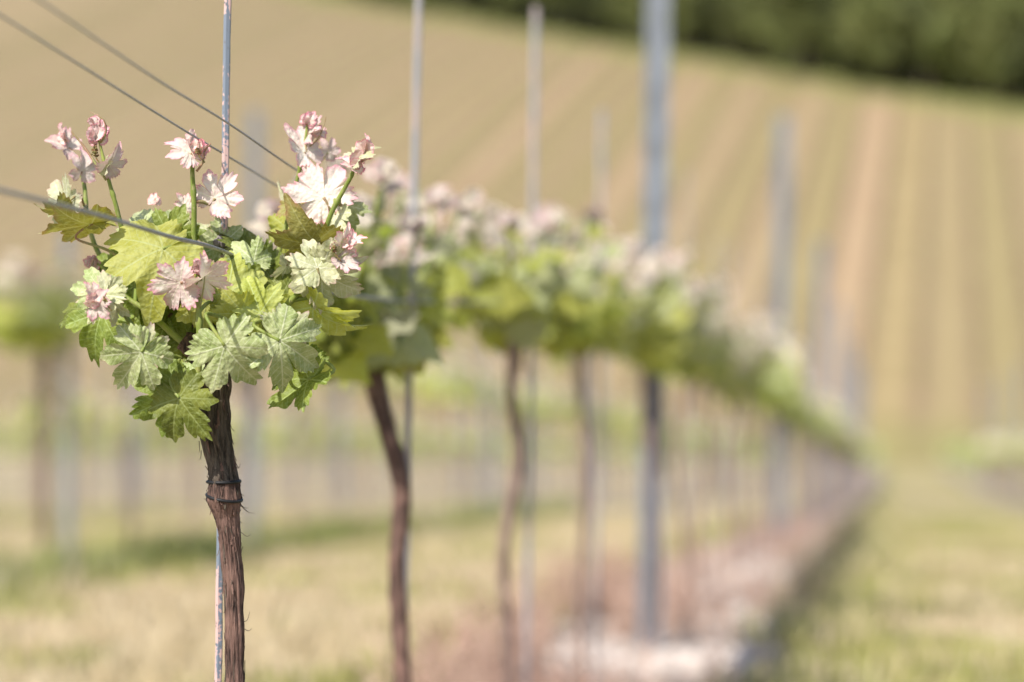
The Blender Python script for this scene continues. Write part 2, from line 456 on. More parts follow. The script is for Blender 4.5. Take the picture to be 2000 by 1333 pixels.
def hill_mat():
    m, nt, b = mat('hill_vineyard_ground')
    g = N(nt, 'ShaderNodeNewGeometry'); pos = g.outputs['Position']
    mp = N(nt, 'ShaderNodeMapping', vector_type='POINT'); mp.inputs['Rotation'].default_value = (0, 0, HA)
    nt.links.new(pos, mp.inputs[0])
    sep = N(nt, 'ShaderNodeSeparateXYZ'); nt.links.new(mp.outputs[0], sep.inputs[0])
    n1 = noisen(nt, pos, .05, 3); n2 = noisen(nt, pos, .6, 4, .6); n3 = noisen(nt, pos, 5, 3)
    dry = mixc(nt, ramp(nt, n2, .3, .7), (.32, .222, .135), (.37, .272, .168))
    grn = mixc(nt, ramp(nt, n2, .3, .7), (.25, .195, .095), (.32, .25, .13))
    a = mth(nt, 'PINGPONG', sep.outputs[0], HSP)          # every other alley is sown
    a = mth(nt, 'ADD', a, mth(nt, 'MULTIPLY', mth(nt, 'SUBTRACT', n2, .5), .5))
    kg = mth(nt, 'MULTIPLY', ramp(nt, a, HSP * .45, HSP * .6), mth(nt, 'ADD', .75, mth(nt, 'MULTIPLY', n1, .6)), None, True)
    col = mixc(nt, kg, dry, grn)
    wn = N(nt, 'ShaderNodeTexNoise', noise_dimensions='1D'); wn.inputs['Scale'].default_value = 1; wn.inputs['Detail'].default_value = 2
    nt.links.new(mth(nt, 'MULTIPLY', mth(nt, 'ADD', sep.outputs[0], mth(nt, 'MULTIPLY', n1, 2.)), .16), wn.inputs['W'])
    col = mixc(nt, mth(nt, 'MULTIPLY', ramp(nt, wn.outputs[0], .40, .56), .62), col, (.235, .20, .095))
    wn2 = N(nt, 'ShaderNodeTexNoise', noise_dimensions='1D'); wn2.inputs['Scale'].default_value = 1; wn2.inputs['Detail'].default_value = 2
    nt.links.new(mth(nt, 'MULTIPLY', mth(nt, 'ADD', sep.outputs[0], 77), .23), wn2.inputs['W'])
    col = mixc(nt, mth(nt, 'MULTIPLY', ramp(nt, wn2.outputs[0], .46, .62), .12), col, (.36, .27, .16))
    r = mth(nt, 'PINGPONG', mth(nt, 'SUBTRACT', sep.outputs[0], HSP * .5), HSP / 2)
    kr = mth(nt, 'MULTIPLY', ramp(nt, r, .55, .15), .75)
    col = mixc(nt, kr, col, (.20, .14, .09))
    sx = N(nt, 'ShaderNodeSeparateXYZ'); nt.links.new(pos, sx.inputs[0])
    col = mixc(nt, mth(nt, 'MULTIPLY', ramp(nt, mth(nt, 'ADD', sx.outputs[0], mth(nt, 'MULTIPLY', n1, 30)), 6, -34), .5), col, (.24, .19, .115))  # lens vignetting painted into the hill colour: darker towards the left
    col = mixc(nt, mth(nt, 'MULTIPLY', ramp(nt, n3, .5, .75), .3), col, (.24, .16, .10))
    at = N(nt, 'ShaderNodeAttribute', attribute_name='vc')
    s2 = N(nt, 'ShaderNodeSeparateXYZ'); nt.links.new(at.outputs['Vector'], s2.inputs[0])
    # headland of green grass below the wood, and the meadow in the valley
    col = mixc(nt, ramp(nt, mth(nt, 'ADD', s2.outputs[0], mth(nt, 'MULTIPLY', n2, 4)), 0, 5), col, (.20, .21, .07))
    py = N(nt, 'ShaderNodeSeparateXYZ'); nt.links.new(pos, py.inputs[0])
    val = ramp(nt, mth(nt, 'ADD', py.outputs[1], mth(nt, 'MULTIPLY', n2, 2)), HILL0 + 7, HILL0 + 3)
    col = mixc(nt, mth(nt, 'MULTIPLY', val, .6), col, (.20, .19, .075))
    nt.links.new(col, b.inputs['Base Color'])
    b.inputs['Roughness'].default_value = 1
    b.inputs['Specular IOR Level'].default_value = .1
    return m
HSP = 2.3

xs = list(np.concatenate([np.arange(-60, -8, 2.), np.arange(-8, 4, .25), np.arange(4, 61, 3.)]))
ys = list(np.concatenate([np.arange(-5, 14, .25), np.arange(14, 40, .75), np.arange(40, 88.1, 2.)]))
ground = grid('ground', xs, ys, lambda x, y: gz(x, y), ground_mat())
# hill: its own grid that follows the upper edge
mb = MB()
hxs = np.linspace(-150, 110, 90); hts = np.linspace(0, 1, 70)
v = []; a = []
for t in hts:
    for x in hxs:
        ye = edge_y(x)
        y = 87.2 + (ye + 160 - 87.2) * t
        over = y - ye
        z = hz(x, min(y, ye)) + (max(0, over) * .16)
        if t == 0: z -= .5
        v.append((x, y, z)); a.append((over + 4, 0, 0))
nx = len(hxs)
f = [(j * nx + i, j * nx + i + 1, (j + 1) * nx + i + 1, (j + 1) * nx + i) for j in range(len(hts) - 1) for i in range(nx - 1)]
mb.add(v, f, 0, a)
hill = mb.build('hill', [hill_mat()]); hill['kind'] = 'structure'
# sheet of farmland behind and around everything, to the horizon
mb = MB()
mb.add([(-2500, -2500, CAMZ - 7.2), (2500, -2500, CAMZ - 7.2), (2500, 2500, CAMZ - 7.2), (-2500, 2500, CAMZ - 7.2)], [(0, 1, 2, 3)])
far = mb.build('farmland', [simple('far_grass', (.22, .24, .08), 1, 0, (.30, .27, .12), .05)]); far['kind'] = 'structure'

# ------------------------------------------------------------------ wood above the hill
CROWN = simple('crown_leaves', (.026, .032, .010), .6, 0, (.075, .085, .024), .5)
CROWN2 = simple('crown_leaves_light', (.10, .12, .032), .6, 0, (.16, .17, .055), .5)
TRUNKM = simple('tree_bark', (.09, .07, .05), .9, 0, (.05, .04, .03), 3)
def crown_mesh(seed, m):
    r = random.Random(seed)
    mb = MB()
    for c in range(26):
        th = r.random() * 6.28; u = r.random()
        rad = 2.4 * math.sqrt(r.random())
        cc = Vector((math.cos(th) * rad, math.sin(th) * rad, 2.2 + 5.2 * u * (1 - .35 * rad / 2.4)))
        cr = r.uniform(.7, 1.35)
        for k in range(70):
            d = Vector((r.gauss(0, 1), r.gauss(0, 1), r.gauss(0, 1))).normalized()
            p = cc + d * cr * r.uniform(.6, 1.08)
            t1 = Vector((r.gauss(0, 1), r.gauss(0, 1), r.gauss(0, 1))).normalized(); t2 = d.cross(t1).normalized()
            s = r.uniform(.14, .3)
            t1 = t1 * s; t2 = t2 * s
            mb.add([p - t1, p - t2 * .7, p + t1, p + t2 * .7], [(0, 1, 2, 3)])
    return mb.mesh('crown', [m], False)
crowns = [crown_mesh(s, CROWN if s % 2 else CROWN2) for s in range(6)]
def trunk_mesh(seed):
    r = random.Random(seed); mb = MB()
    p, q = spline([(0, 0, -.5), (.1, 0, 1.5), (r.uniform(-.3, .3), .1, 3.4), (r.uniform(-.4, .4), 0, 6)], [.3, .24, .17, .05], 4)
    tube(mb, p, q, 8)
    for k in range(6):
        a = r.random() * 6.28; z = r.uniform(2, 4.5)
        p, q = spline([(0, 0, z), (math.cos(a) * .9, math.sin(a) * .9, z + .8), (math.cos(a) * 1.9, math.sin(a) * 1.9, z + 1.8)], [.11, .08, .03], 3)
        tube(mb, p, q, 6)
    return mb.mesh('trunk', [TRUNKM])
trunks = [trunk_mesh(s) for s in range(3)]
rr = random.Random(3)
nt_ = 0
for px in range(620, 2160, 34):
    for row in range(3):
        e = np.interp(px, [q[0] for q in EDGE], [q[1] for q in EDGE])
        q = hill_hit(px + rr.uniform(-15, 15), e)
        back = 4 + row * 6.5 + rr.uniform(-1.5, 1.5)
        y = q.y + back
        x = q.x + rr.uniform(-1, 1)
        z = hz(x, edge_y(x)) + max(0, y - edge_y(x)) * .16
        if row and px > 1990 and row == 2: continue
        t = empty('tree', (x, y, z - .2))
        sc = rr.uniform(.8, 1.25) * (1, 1.25, 1.5)[row]
        t.scale = (sc, sc, sc * rr.uniform(.9, 1.15)); t.rotation_euler = (0, 0, rr.random() * 6.28)
        tag(t, ('dark leafy tree at the front edge of the wood above the hill vineyard', 'dark leafy tree in the middle of the wood above the hill vineyard', 'dark leafy tree at the back of the wood above the hill vineyard')[row], 'tree', ('trees at the front edge of the wood', 'trees in the middle of the wood', 'trees at the back of the wood')[row])
        link(bpy.data.objects.new('crown', rr.choice(crowns)), t)
        link(bpy.data.objects.new('trunk', rr.choice(trunks)), t)

# ------------------------------------------------------------------ posts, stakes, wires
def post_mesh(h=2.27, w_=.058, d=.036):
    """galvanised vineyard post: folded open profile with lips and hook notches"""
    t = .0025
    prof = [(-w_ / 2, d / 2), (-w_ / 2, -d / 2), (-w_ * .2, -d / 2), (-w_ * .12, -d / 2 + .007), (w_ * .12, -d / 2 + .007), (w_ * .2, -d / 2), (w_ / 2, -d / 2), (w_ / 2, d / 2),
            (w_ / 2 - .012, d / 2), (w_ / 2 - .012, d / 2 - t), (w_ / 2 - t, d / 2 - t), (w_ / 2 - t, -d / 2 + t), (w_ * .2, -d / 2 + t), (w_ * .12, -d / 2 + .007 + t), (-w_ * .12, -d / 2 + .007 + t),
            (-w_ * .2, -d / 2 + t), (-w_ / 2 + t, -d / 2 + t), (-w_ / 2 + t, d / 2 - t), (-w_ / 2 + .012, d / 2 - t), (-w_ / 2 + .012, d / 2)]
    mb = MB(); n = len(prof)
    v = [(x, y, -.3) for x, y in prof] + [(x, y, h) for x, y in prof]
    mb.add(v, [(k, (k + 1) % n, n + (k + 1) % n, n + k) for k in range(n)])
    mb.add([(x, y, h) for x, y in prof[:8]] + [(x, y, h) for x, y in prof[8:]], [(7, 8, 9, 10), (7, 10, 11, 6), (6, 11, 12, 5), (5, 12, 13, 4), (4, 13, 14, 3), (3, 14, 15, 2), (2, 15, 16, 1), (1, 16, 17, 0), (0, 17, 18, 19)])
    for k in range(int(h / .1) - 3):
        z = .35 + k * .1
        for s in (-1, 1):
            x = s * (w_ / 2 + .001)
            mb.add([(x, -.004, z), (x, .008, z), (x + s * .006, .008, z + .012), (x + s * .006, -.004, z + .012), (x, -.004, z + .02), (x, .008, z + .02)], [(0, 1, 2, 3), (3, 2, 5, 4)])
    return mb.mesh('post', [ZINC], False)
PM = post_mesh()
def add_post(x, y, label, group=None, lean=0, h=1):
    o = link(bpy.data.objects.new('trellis_post', PM))
    o.location = (x, y, gz(x, y)); o.rotation_euler = (0, lean, YAW * .5); o.scale = (1, 1, h)
    return tag(o, label, 'post', group)

def stake_mesh(h, r=.0032, sides=6):
    mb = MB()
    n = int(h / .05)
    pts = [Vector((.0016 * math.sin(k * .9), 0, -.1 + (h + .1) * k / n)) for k in range(n + 1)]
    tube(mb, pts, [r] * (n + 1), sides)
    return mb.mesh('stake', [GREY], False)
SM = [stake_mesh(1.2), stake_mesh(1.25), stake_mesh(1.14)]

def wire(pts, r, label, group=None):
    mb = MB()
    p, q = spline(pts, [r] * len(pts), 6)
    tube(mb, p, q, 8)
    return tag(mb.build('trellis_wire', [WIRE]), label, 'wire', group)

def rowpt(x, y, dz): return Vector((x, y, CAMZ + dz))
wire([P(-160, -66, 1.50), P(0, 30, 1.64), P(340, 243, 1.985), P(440, 303, 2.11), P(555, 372, 2.31), P(700, 460, 2.7), P(800, 500, 3.05), P(1045, 520, 3.95), P(1275, 560, 5.9)],
     .00092, 'lower of the two thin grey wires slanting down behind the first stake')
wire([P(-100, -116, 1.40), P(75, 0, 1.57), P(300, 152, 1.80), P(445, 241, 1.99), P(575, 330, 2.19), P(690, 400, 2.5), P(800, 455, 2.9), P(1045, 515, 3.83), P(1275, 555, 5.75)],
     .00092, 'upper of the two thin grey wires slanting down across the first stake')
wire([P(-180, 325, 1.38), P(0, 372, 1.56), P(180, 417, 1.74), P(330, 462, 1.91), P(434, 490, 2.02), P(600, 560, 2.3), P(800, 590, 2.86), P(1045, 600, 3.85), P(1275, 650, 5.75), P(1528, 790, 12.8)],
     .0017, 'thick grey wire crossing the leaves and ending at the clip on the first stake')

# ------------------------------------------------------------------ bulk vine pieces
def bulk_leaf(cls, seed, nth=64, nr=4):
    rng = np.random.default_rng(seed)
    mb = MB()
    add_leaf(mb, 0, rng, Matrix.Identity(4), 1, nth=nth, nr=nr, fold=rng.uniform(0, .5), curl=rng.uniform(.1, .35), wave=.07, serr=.9)
    return mb.mesh('leaf', [LM[cls]])
LEAFS = {c: [bulk_leaf(c, i * 7 + k) for i in range(4)] for k, c in enumerate(LM)}

def trunk_build(mb, pts, rad, seed, seg=26, n=16, mi=0, rough=.22):
    p, q = spline(pts, rad, n)
    L = [0]
    for i in range(1, len(p)): L.append(L[-1] + (p[i] - p[i - 1]).length)
    def fn(i, a):
        z = L[i]
        tw = a + z * 3
        c, s = math.cos(tw), math.sin(tw)
        v1 = noise.noise((c * 2.6, s * 2.6, z * 9 + seed))
        v2 = noise.noise((c * 7, s * 7, z * 22 + seed))
        v3 = noise.noise((c * 1.2, s * 1.2, z * 40 + seed))
        return 1 + rough * (.55 * v1 + .65 * abs(v2) + .5 * v3 + .5 * noise.noise((c * 13, s * 13, z * 14 + seed)))
    tube(mb, p, q, seg, mi, True, fn)
    return p, q

def bouquet_shoots(r, nsh, hgt, lat, alo):
    """random shoots: list of (points, radii)"""
    out = []
    for k in range(nsh):
        a = (k + .5) / nsh * 2 - 1
        base = Vector((r.uniform(-.015, .015), a * alo * .5 + r.uniform(-.02, .02), r.uniform(-.005, .035)))
        lx = r.uniform(-1, 1) * lat
        h = hgt * r.uniform(.55, 1.05)
        top = base + Vector((lx, a * alo * .5 + r.uniform(-.03, .03), h))
        mid = base + Vector((lx * r.uniform(.5, .8), a * alo * .3, h * .5))
        out.append(([base, mid, top], [.0042, .0033, .0015]))
    return out

def shoot_leaves(r, p, dens, size):
    """leaf placements along a shoot -> (matrix, class)"""
    res = []
    n = len(p)
    side = r.random() * 6.28
    for j in range(dens):
        t = (j + .6) / dens
        i = min(int(t * (n - 1)), n - 2)
        q = p[i].lerp(p[i + 1], t * (n - 1) - i)
        side += 2.4 + r.uniform(-.5, .5)
        out = Vector((math.cos(side), math.sin(side), r.uniform(-.22, .6) if t < .6 else r.uniform(.1, 1.0))).normalized()
        pl = size * r.uniform(.5, .95) * (1.1 - .55 * t)
        hub = q + out * pl
        m = (out + Vector((0, 0, -r.uniform(.0, .8) * (1 - t)))).normalized()
        up = SUN + Vector((r.gauss(0, .35), r.gauss(0, .35), r.gauss(0, .25)))
        nrm = (up - m * up.dot(m)).normalized()
        x = m.cross(nrm)
        s = size * r.uniform(.75, 1.15) * (1.15 - .65 * t ** 1.5)
        M = Matrix((x, m, nrm)).transposed().to_4x4()
        M.translation = hub
        u = t + r.uniform(-.16, .16)
        cls = r.choice(['green', 'yell', 'yell', 'yell', 'pale']) if u < .36 else r.choice(['pale', 'yell', 'pale', 'sage']) if u < .66 else r.choice(['pale', 'sage', 'yell', 'cream']) if u < .80 else r.choice(['cream', 'pink'])
        res.append((M, s, cls, q, hub))
    return res

def near_vine(name, loc, trunk_px, head_d, seed, nsh, hgt, lat, alo, dens, size, label):
    """blurred vine with every leaf its own sub-part under its shoot"""
    r = random.Random(seed)
    t = empty(name, loc)
    tag(t, label, 'grapevine', 'grapevines of the row in focus')
    inv = Vector(loc)
    mb = MB()
    trunk_build(mb, [q - inv for q in trunk_px[0]], trunk_px[1], seed, 20, 10, 0, .3)
    mb.build('trunk', [BARK if seed == 11 else BARKP], t)
    head = trunk_px[0][-1] - inv
    for p0, q0 in bouquet_shoots(r, nsh, hgt, lat, alo):
        p0 = [q + head for q in p0]
        p, q = spline(p0, q0, 5)
        mb = MB(); tube(mb, p, q, 7)
        so = mb.build('shoot', [STEM], t)
        for M, s, cls, a, hub in shoot_leaves(r, p, dens, size):
            me = r.choice(LEAFS[cls])
            lo = link(bpy.data.objects.new('leaf', me), so)
            lo.matrix_local = M @ Matrix.Scale(s, 4)
        mb = MB()
        for M, s, cls, a, hub in []: pass
        # folded tip
        for k in range(4):
            d = Vector((r.uniform(-1, 1), r.uniform(-1, 1), .8)).normalized()
            nn = (SUN - d * SUN.dot(d)).normalized()
            lo = link(bpy.data.objects.new('leaf', r.choice(LEAFS['cream' if k < 2 else 'pink'])), so)
            M = Matrix((d.cross(nn), d, nn)).transposed().to_4x4(); M.translation = p[-1]
            lo.matrix_local = M @ Matrix.Scale(r.uniform(.012, .022), 4)
    return t

# ------------------------------------------------------------------ row of vines: second, third, fourth near the camera
def rowx(d): return ROWX
def row_y(d): return (d + ROWX * math.sin(YAW)) / math.cos(YAW)   # depth along the lens -> Y on the row
def base(d): y = row_y(d); return Vector((ROWX, y, gz(ROWX, y)))
b2 = base(2.95)
near_vine('grapevine', b2, ([P(792, 1500, 2.93), P(783, 1250, 2.93), P(775, 1100, 2.93), P(786, 975, 2.93), P(770, 880, 2.93), P(745, 800, 2.93), P(728, 730, 2.95)],
          [.0115, .0098, .0096, .0108, .0100, .0100, .014]), 2.95, 11, 17, .225, .065, .34, 9, .036,
          'second grapevine of the row, reddish bent trunk under a blurred leafy head')
b3 = base(3.85)
near_vine('grapevine', b3, ([P(1000, 1560, 3.87), P(990, 1250, 3.87), P(983, 1080, 3.87), P(1012, 900, 3.87), P(1000, 760, 3.87), P(1008, 655, 3.87)],
          [.010, .0085, .008, .009, .008, .013]), 3.85, 23, 17, .205, .11, .60, 9, .040,
          'third grapevine of the row, pale peeling trunk left of the third stake')
b4 = base(4.72)
near_vine('grapevine', b4, ([P(1140, 1420, 4.72), P(1132, 1180, 4.72), P(1145, 960, 4.72), P(1138, 800, 4.72), P(1128, 690, 4.72)],
          [.010, .008, .0075, .0075, .013]), 4.72, 31, 17, .185, .11, .70, 9, .042,
          'fourth grapevine of the row, slim trunk between third stake and first metal post')

# ------------------------------------------------------------------ far vines share five builds
def far_variant(seed, nsh=17, dens=8, alo=.80):
    r = random.Random(seed)
    mb = MB()
    h = .68
    pts = [Vector((0, 0, -.05)), Vector((r.uniform(-.02, .02), r.uniform(-.03, .03), .2)), Vector((r.uniform(-.03, .03), r.uniform(-.03, .03), .42)), Vector((0, 0, h))]
    trunk_build(mb, pts, [.010, .008, .008, .014], seed, 10, 4, 0, .3)
    tr = mb.mesh('trunk', [BARKP])
    mats = list(LM.values()); idx = {c: i for i, c in enumerate(LM)}
    mf = MB(); ms = MB()
    rng = np.random.default_rng(seed)
    for p0, q0 in bouquet_shoots(r, nsh, .225, .13, alo):
        p, q = spline([a + pts[-1] for a in p0], q0, 3)
        tube(ms, p, q, 5)
        for M, s, cls, a, hub in shoot_leaves(r, p, dens, .050):
            add_leaf(mf, idx[cls], rng, M, s, nth=22, nr=2, fold=.3, curl=.2, wave=.06, serr=0)
        for k in range(2):
            M = Matrix.Rotation(r.random() * 6.28, 4, 'Z') @ Matrix.Rotation(R(70), 4, 'X'); M.translation = p[-1]
            add_leaf(mf, idx['cream'], rng, M, .024, nth=18, nr=2, fold=.5, curl=.2, wave=.06, serr=0)
    return tr, ms.mesh('shoots', [STEM]), mf.mesh('foliage', mats)
FV = [far_variant(100 + s) for s in range(6)]
FS = [far_variant(200 + s, 5 + s % 3, 6, .3) for s in range(5)]
FL = [far_variant(301, 10, 10, .28)]
FL[0][0].materials[0] = BARK
def far_vine(x, y, label, group, k, V=FV):
    r = random.Random(k * 31 + int(y * 10))
    t = empty('grapevine', (x, y, gz(x, y)))
    tr, sh, fo = V[r.randrange(len(V))]
    link(bpy.data.objects.new('trunk', tr), t); link(bpy.data.objects.new('shoots', sh), t); link(bpy.data.objects.new('foliage', fo), t)
    t.rotation_euler = (0, 0, r.choice((0, math.pi)) + r.uniform(-.1, .1))
    t.scale = (1, 1, r.uniform(.96, 1.06))
    return tag(t, label, 'grapevine', group)
def add_stake(x, y, label, group, k, name='vine_stake'):
    o = link(bpy.data.objects.new(name, SM[k % 3]))
    o.location = (x, y, gz(x, y)); r = random.Random(k + int(y * 7)); o.rotation_euler = (r.uniform(-.012, .012), r.uniform(0, .025), r.random() * 3)
    return tag(o, label, 'stake', group)
ordn = ['fifth', 'sixth', 'seventh', 'eighth', 'ninth', 'tenth']
VS = .93
# the row in focus, beyond the fourth vine
for i in range(48):
    y = row_y(5.68 + VS * i)
    lab = 'low grapevine far down the row in focus, melting into a green band' if i >= 6 else f'{ordn[i]} grapevine of the row in focus, ' + ('with its dark trunk beside the first metal post' if i == 0 else 'blurred behind the first metal post' if i < 3 else 'blurred between the first and second metal posts')
    far_vine(ROWX + .02 * math.sin(i * 2.3), y, lab, 'grapevines of the row in focus' if i < 6 else 'far grapevines of the row in focus', i)
    if i > 0: add_stake(ROWX + .01, y + .05, 'thin grey stake beside a far blurred grapevine in the row in focus', 'far stakes of the row in focus', i)
pl = ['first and nearest tall galvanised post, standing in the leafy row right of the centre', 'second tall galvanised post of the row in focus, its top just inside the hill view',
      'third galvanised post of the row in focus, much smaller than the second', 'fourth galvanised post of the row in focus, small and blurred',
      'fifth galvanised post of the row in focus, almost lost in blur', 'sixth galvanised post of the row in focus, tiny in the blur', 'seventh galvanised post of the row in focus, tiny at its far end']
for i in range(7):
    add_post(ROWX - .006 - .02 * (i > 0), row_y(5.8 + 7 * i), pl[i], 'posts of the row in focus', R(.7)).scale = (1.3 if i else 1, 1, 1)
# neighbouring rows
names = {-1: ('next row left', 9), -2: ('second row left', 15), -3: ('third row left', 21), -4: ('fourth row left', 28), -5: ('fifth row left', 35), 1: ('row to the right', 33)}
for rn, (nm, y0) in names.items():
    x = ROWX + SP * rn
    y = 8.48 if rn == -1 else y0 + .25 * (rn % 3)
    if rn == 1: nm = 'row right of the grass path'
    else: nm = nm.replace(' left', ' to the left')
    i = 0
    while y < 50:
        far_vine(x + .02 * math.sin(i * 1.7), y, f'blurred grapevine with pinkish leaf tips in the {nm}', f'grapevines of the {nm}', i + rn * 50 + 500, FV if rn == 1 else FL if rn == -1 and i == 0 else FS)
        if rn == -1: COL.objects[-1].parent.scale = (1.1, 1.1, 1.25) if i else (1.7, 1.7, 1.22)
        add_stake(x + .01, y + .06, f'thin blurred grey stake in the {nm}', f'stakes of the {nm}', i + rn * 3 + 60)
        y += VS; i += 1
    y = {-1: 11.4, 1: 37}.get(rn, y0 + 2.2 + (rn % 2) * 2)
    while y < 52:
        add_post(x, y, f'blurred galvanised post in the {nm}', f'posts of the {nm}', R(.5), .93)
        y += 7
    wire([(x, yy, gz(x, yy) + .66) for yy in np.linspace(max(y0 - 4, 5), 52, 14)], .0014, f'blurred fruiting wire strung along the {nm}')

add_post(ROWX - SP, 8.74, 'short grey post by the vine at the left edge of the picture', None, 0, .56).scale = (.6, .6, .56)
# vines on the opposite hill (thousands) and beyond 50 m: one mass
mb = MB()
r = random.Random(5)
mats_h = [LM['green'], LM['yell'], LM['pale'], STAKE, BARK]
ch, sh_ = math.cos(HA), math.sin(HA)
def clump(p, s, nleaf):
    for k in range(nleaf):
        c = p + Vector((r.gauss(0, .12), r.gauss(0, .3), .62 + r.gauss(0, .10))) 
        d = Vector((r.gauss(0, 1), r.gauss(0, 1), r.gauss(0, 1))).normalized(); e, f_ = frame(d)
        q = s * r.uniform(.7, 1.3)
        mb.add([c - e * q, c - f_ * q, c + e * q, c + f_ * q], [(0, 1, 2, 3)], r.choice((0, 0, 1, 2)))
for k in range(-36, 30):
    xr = (k + .5) * HSP
    for j in range(90):
        yl = 92 + j * 1.7 + r.uniform(-.3, .3)
        x = xr * ch + yl * sh_; y = -xr * sh_ + yl * ch
        if y > edge_y(x) - 5 or y < HILL0 + 6: continue
        if abs((x * math.cos(YAW) + y * math.sin(YAW)) / (y * math.cos(YAW) - x * math.sin(YAW))) > .25: continue
        z = hz(x, y)
        clump(Vector((x, y, z)), .075, 6)
        mb.add([(x - .02, y, z), (x + .02, y, z), (x + .02, y, z + 1.3), (x - .02, y, z + 1.3), (x, y - .02, z), (x, y + .02, z), (x, y + .02, z + 1.3), (x, y - .02, z + 1.3)], [(0, 1, 2, 3), (4, 5, 6, 7)], 4)
for rn in range(-9, 2):
    x = ROWX + SP * rn
    y = 50.3
    while y < 84:
        z = gz(x, y)
        clump(Vector((x, y, z)), .07, 14)
        y += VS
tag(mb.build('distant_vines', mats_h, None, False), 'rows of small green vines running up the opposite hill and across the valley', 'vines', None, 'stuff')

# ------------------------------------------------------------------ ground cover near the camera
GRASS_D = simple('dry_grass', (.55, .455, .31), .8, 0, (.44, .35, .21), 5)
GRASS_G = simple('green_grass', (.24, .25, .075), .7, 0, (.34, .32, .11), 5)
GRASS_T = simple('tall_green_grass', (.18, .215, .065), .7, 0, (.27, .28, .10), 5)
WEED = simple('dry_weeds', (.36, .22, .17), .8, 0, (.46, .33, .26), 8)
mb = MB(); r = random.Random(9)
def blade(x, y, h, mi, wd=.004):
    z = gz(x, y); a = r.random() * 6.28; l = r.uniform(.1, .6) * h
    dx, dy = math.cos(a), math.sin(a)
    mb.add([(x - dy * wd, y + dx * wd, z), (x + dy * wd, y - dx * wd, z), (x + dx * l * .4 + dy * wd * .7, y + dy * l * .4 - dx * wd * .7, z + h * .6), (x + dx * l * .4 - dy * wd * .7, y + dy * l * .4 + dx * wd * .7, z + h * .6), (x + dx * l, y + dy * l, z + h)],
           [(0, 1, 2, 3), (3, 2, 4)], mi)
for k in range(100000):
    y = 2.0 + 18 * r.random() ** 1.4
    x = r.uniform(-.37 * y - 1.2, .07 * y + 1.3)
    dx = abs(((x - ROWX + SP / 2) % SP) - SP / 2)
    if dx < .33: continue
    n = noise.noise((x * 1.3, y * 1.3, 2)) + noise.noise((x * 4, y * 4, 5)) * .5
    edge = dx < .55
    g = (n + (.75 if edge else 0) + (.28 if x > ROWX else -.05)) > .22
    blade(x, y, r.uniform(.02, .05) * (1.7 if edge else 1), 1 if g else 0)
for k in range(5000):
    y = r.uniform(7.5, 22); x = ROWX - SP + .05 + r.gauss(.18, .13)
    if noise.noise((x, y * .8, 7)) < .05: continue
    blade(x, y, r.uniform(.06, .17), 2, .005)
for k in range(12000):
    y = 4.2 + 30 * r.random() ** 1.6; x = ROWX + .30 + r.gauss(.10, .08)
    if noise.noise((x, y * 1.4, 7)) < -.3: continue
    blade(x, y, r.uniform(.04, .09), r.choice((0, 1)), .005)
tag(mb.build('grass', [GRASS_D, GRASS_G, GRASS_T], None, False), 'short mown grass, dry straw and green, between the vine rows', 'grass', None, 'stuff')

STONE = simple('limestone', (.56, .50, .46), .9, 0, (.42, .345, .30), 25, .004)
mb = MB()
ico = []
import bmesh
bm = bmesh.new(); bmesh.ops.create_icosphere(bm, subdivisions=2, radius=1)
iv = [v.co.copy() for v in bm.verts]; iff = [tuple(v.index for v in f.verts) for f in bm.faces]; bm.free()
for k in range(4600):
    y = 3.2 + 16 * r.random() ** 1.5
    x = ROWX + r.gauss(0, .16)
    if abs(x - ROWX) > .36 or noise.noise((x * 3, y * 1.7, 18)) < -.12: continue
    s = r.uniform(.006, .017) * (1 + 1.3 * (r.random() < .22))
    if y > 6.5 and r.random() < (y - 6.5) / 11: continue
    if noise.noise((x * 2, y * .9, 8)) < -.12 and s > .012: continue
    sx, sy, sz = r.uniform(.8, 1.4), r.uniform(.7, 1.1), r.uniform(.45, .75)
    z = gz(x, y) + s * .25; a = r.random() * 6.28; ca, sa = math.cos(a), math.sin(a); sd = r.random() * 50
    vv = []
    for q in iv:
        d = 1 + .35 * noise.noise((q.x * 1.3 + sd, q.y * 1.3, q.z * 1.3))
        X, Y, Z = q.x * sx * s * d, q.y * sy * s * d, q.z * sz * s * d
        vv.append((x + X * ca - Y * sa, y + X * sa + Y * ca, z + Z))
    mb.add(vv, iff)
tag(mb.build('gravel', [STONE], None, False), 'pale pinkish limestone gravel and stones on the strip under the vines', 'gravel', None, 'stuff')
mb = MB()
for k in range(5200):
    y = 3.6 + 14 * r.random() ** 1.5
    x = ROWX + (r.gauss(-.10, .14) if y < 6.5 else r.gauss(0, .17))
    if k % 3 == 0: y = r.uniform(4.4, 7.5); x = ROWX + r.gauss(-.24, .10)
    if 4.6 < y < 5.9 and abs(x - ROWX) < .16: continue
    if noise.noise((x * 3, y * 1.1, 3)) < -.05: continue
    z = gz(x, y); h = r.uniform(.04, .19) * (1 if y < 9 else .7); a = r.random() * 6.28; l = h * r.uniform(.1, .5)
    c, s = math.cos(a) * l, math.sin(a) * l
    p, q = spline([(x, y, z), (x + c * .3, y + s * .3, z + h * .6), (x + c, y + s, z + h)], [.0016, .0012, .0006], 2)
    tube(mb, p, q, 3, 0, False)
    for j in range(5):
        t = p[r.randrange(1, len(p))]; d = Vector((r.gauss(0, 1), r.gauss(0, 1), r.gauss(0, .6))).normalized(); e, f_ = frame(d); ln = r.uniform(.006, .014)
        mb.add([t, t + d * ln + e * ln * .35, t + d * ln * 2, t + d * ln - e * ln * .35], [(0, 1, 2, 3)])
tag(mb.build('dry_weeds', [WEED], None, False), 'reddish brown dead weeds and stalks along the gravel strip', 'weeds', None, 'stuff')

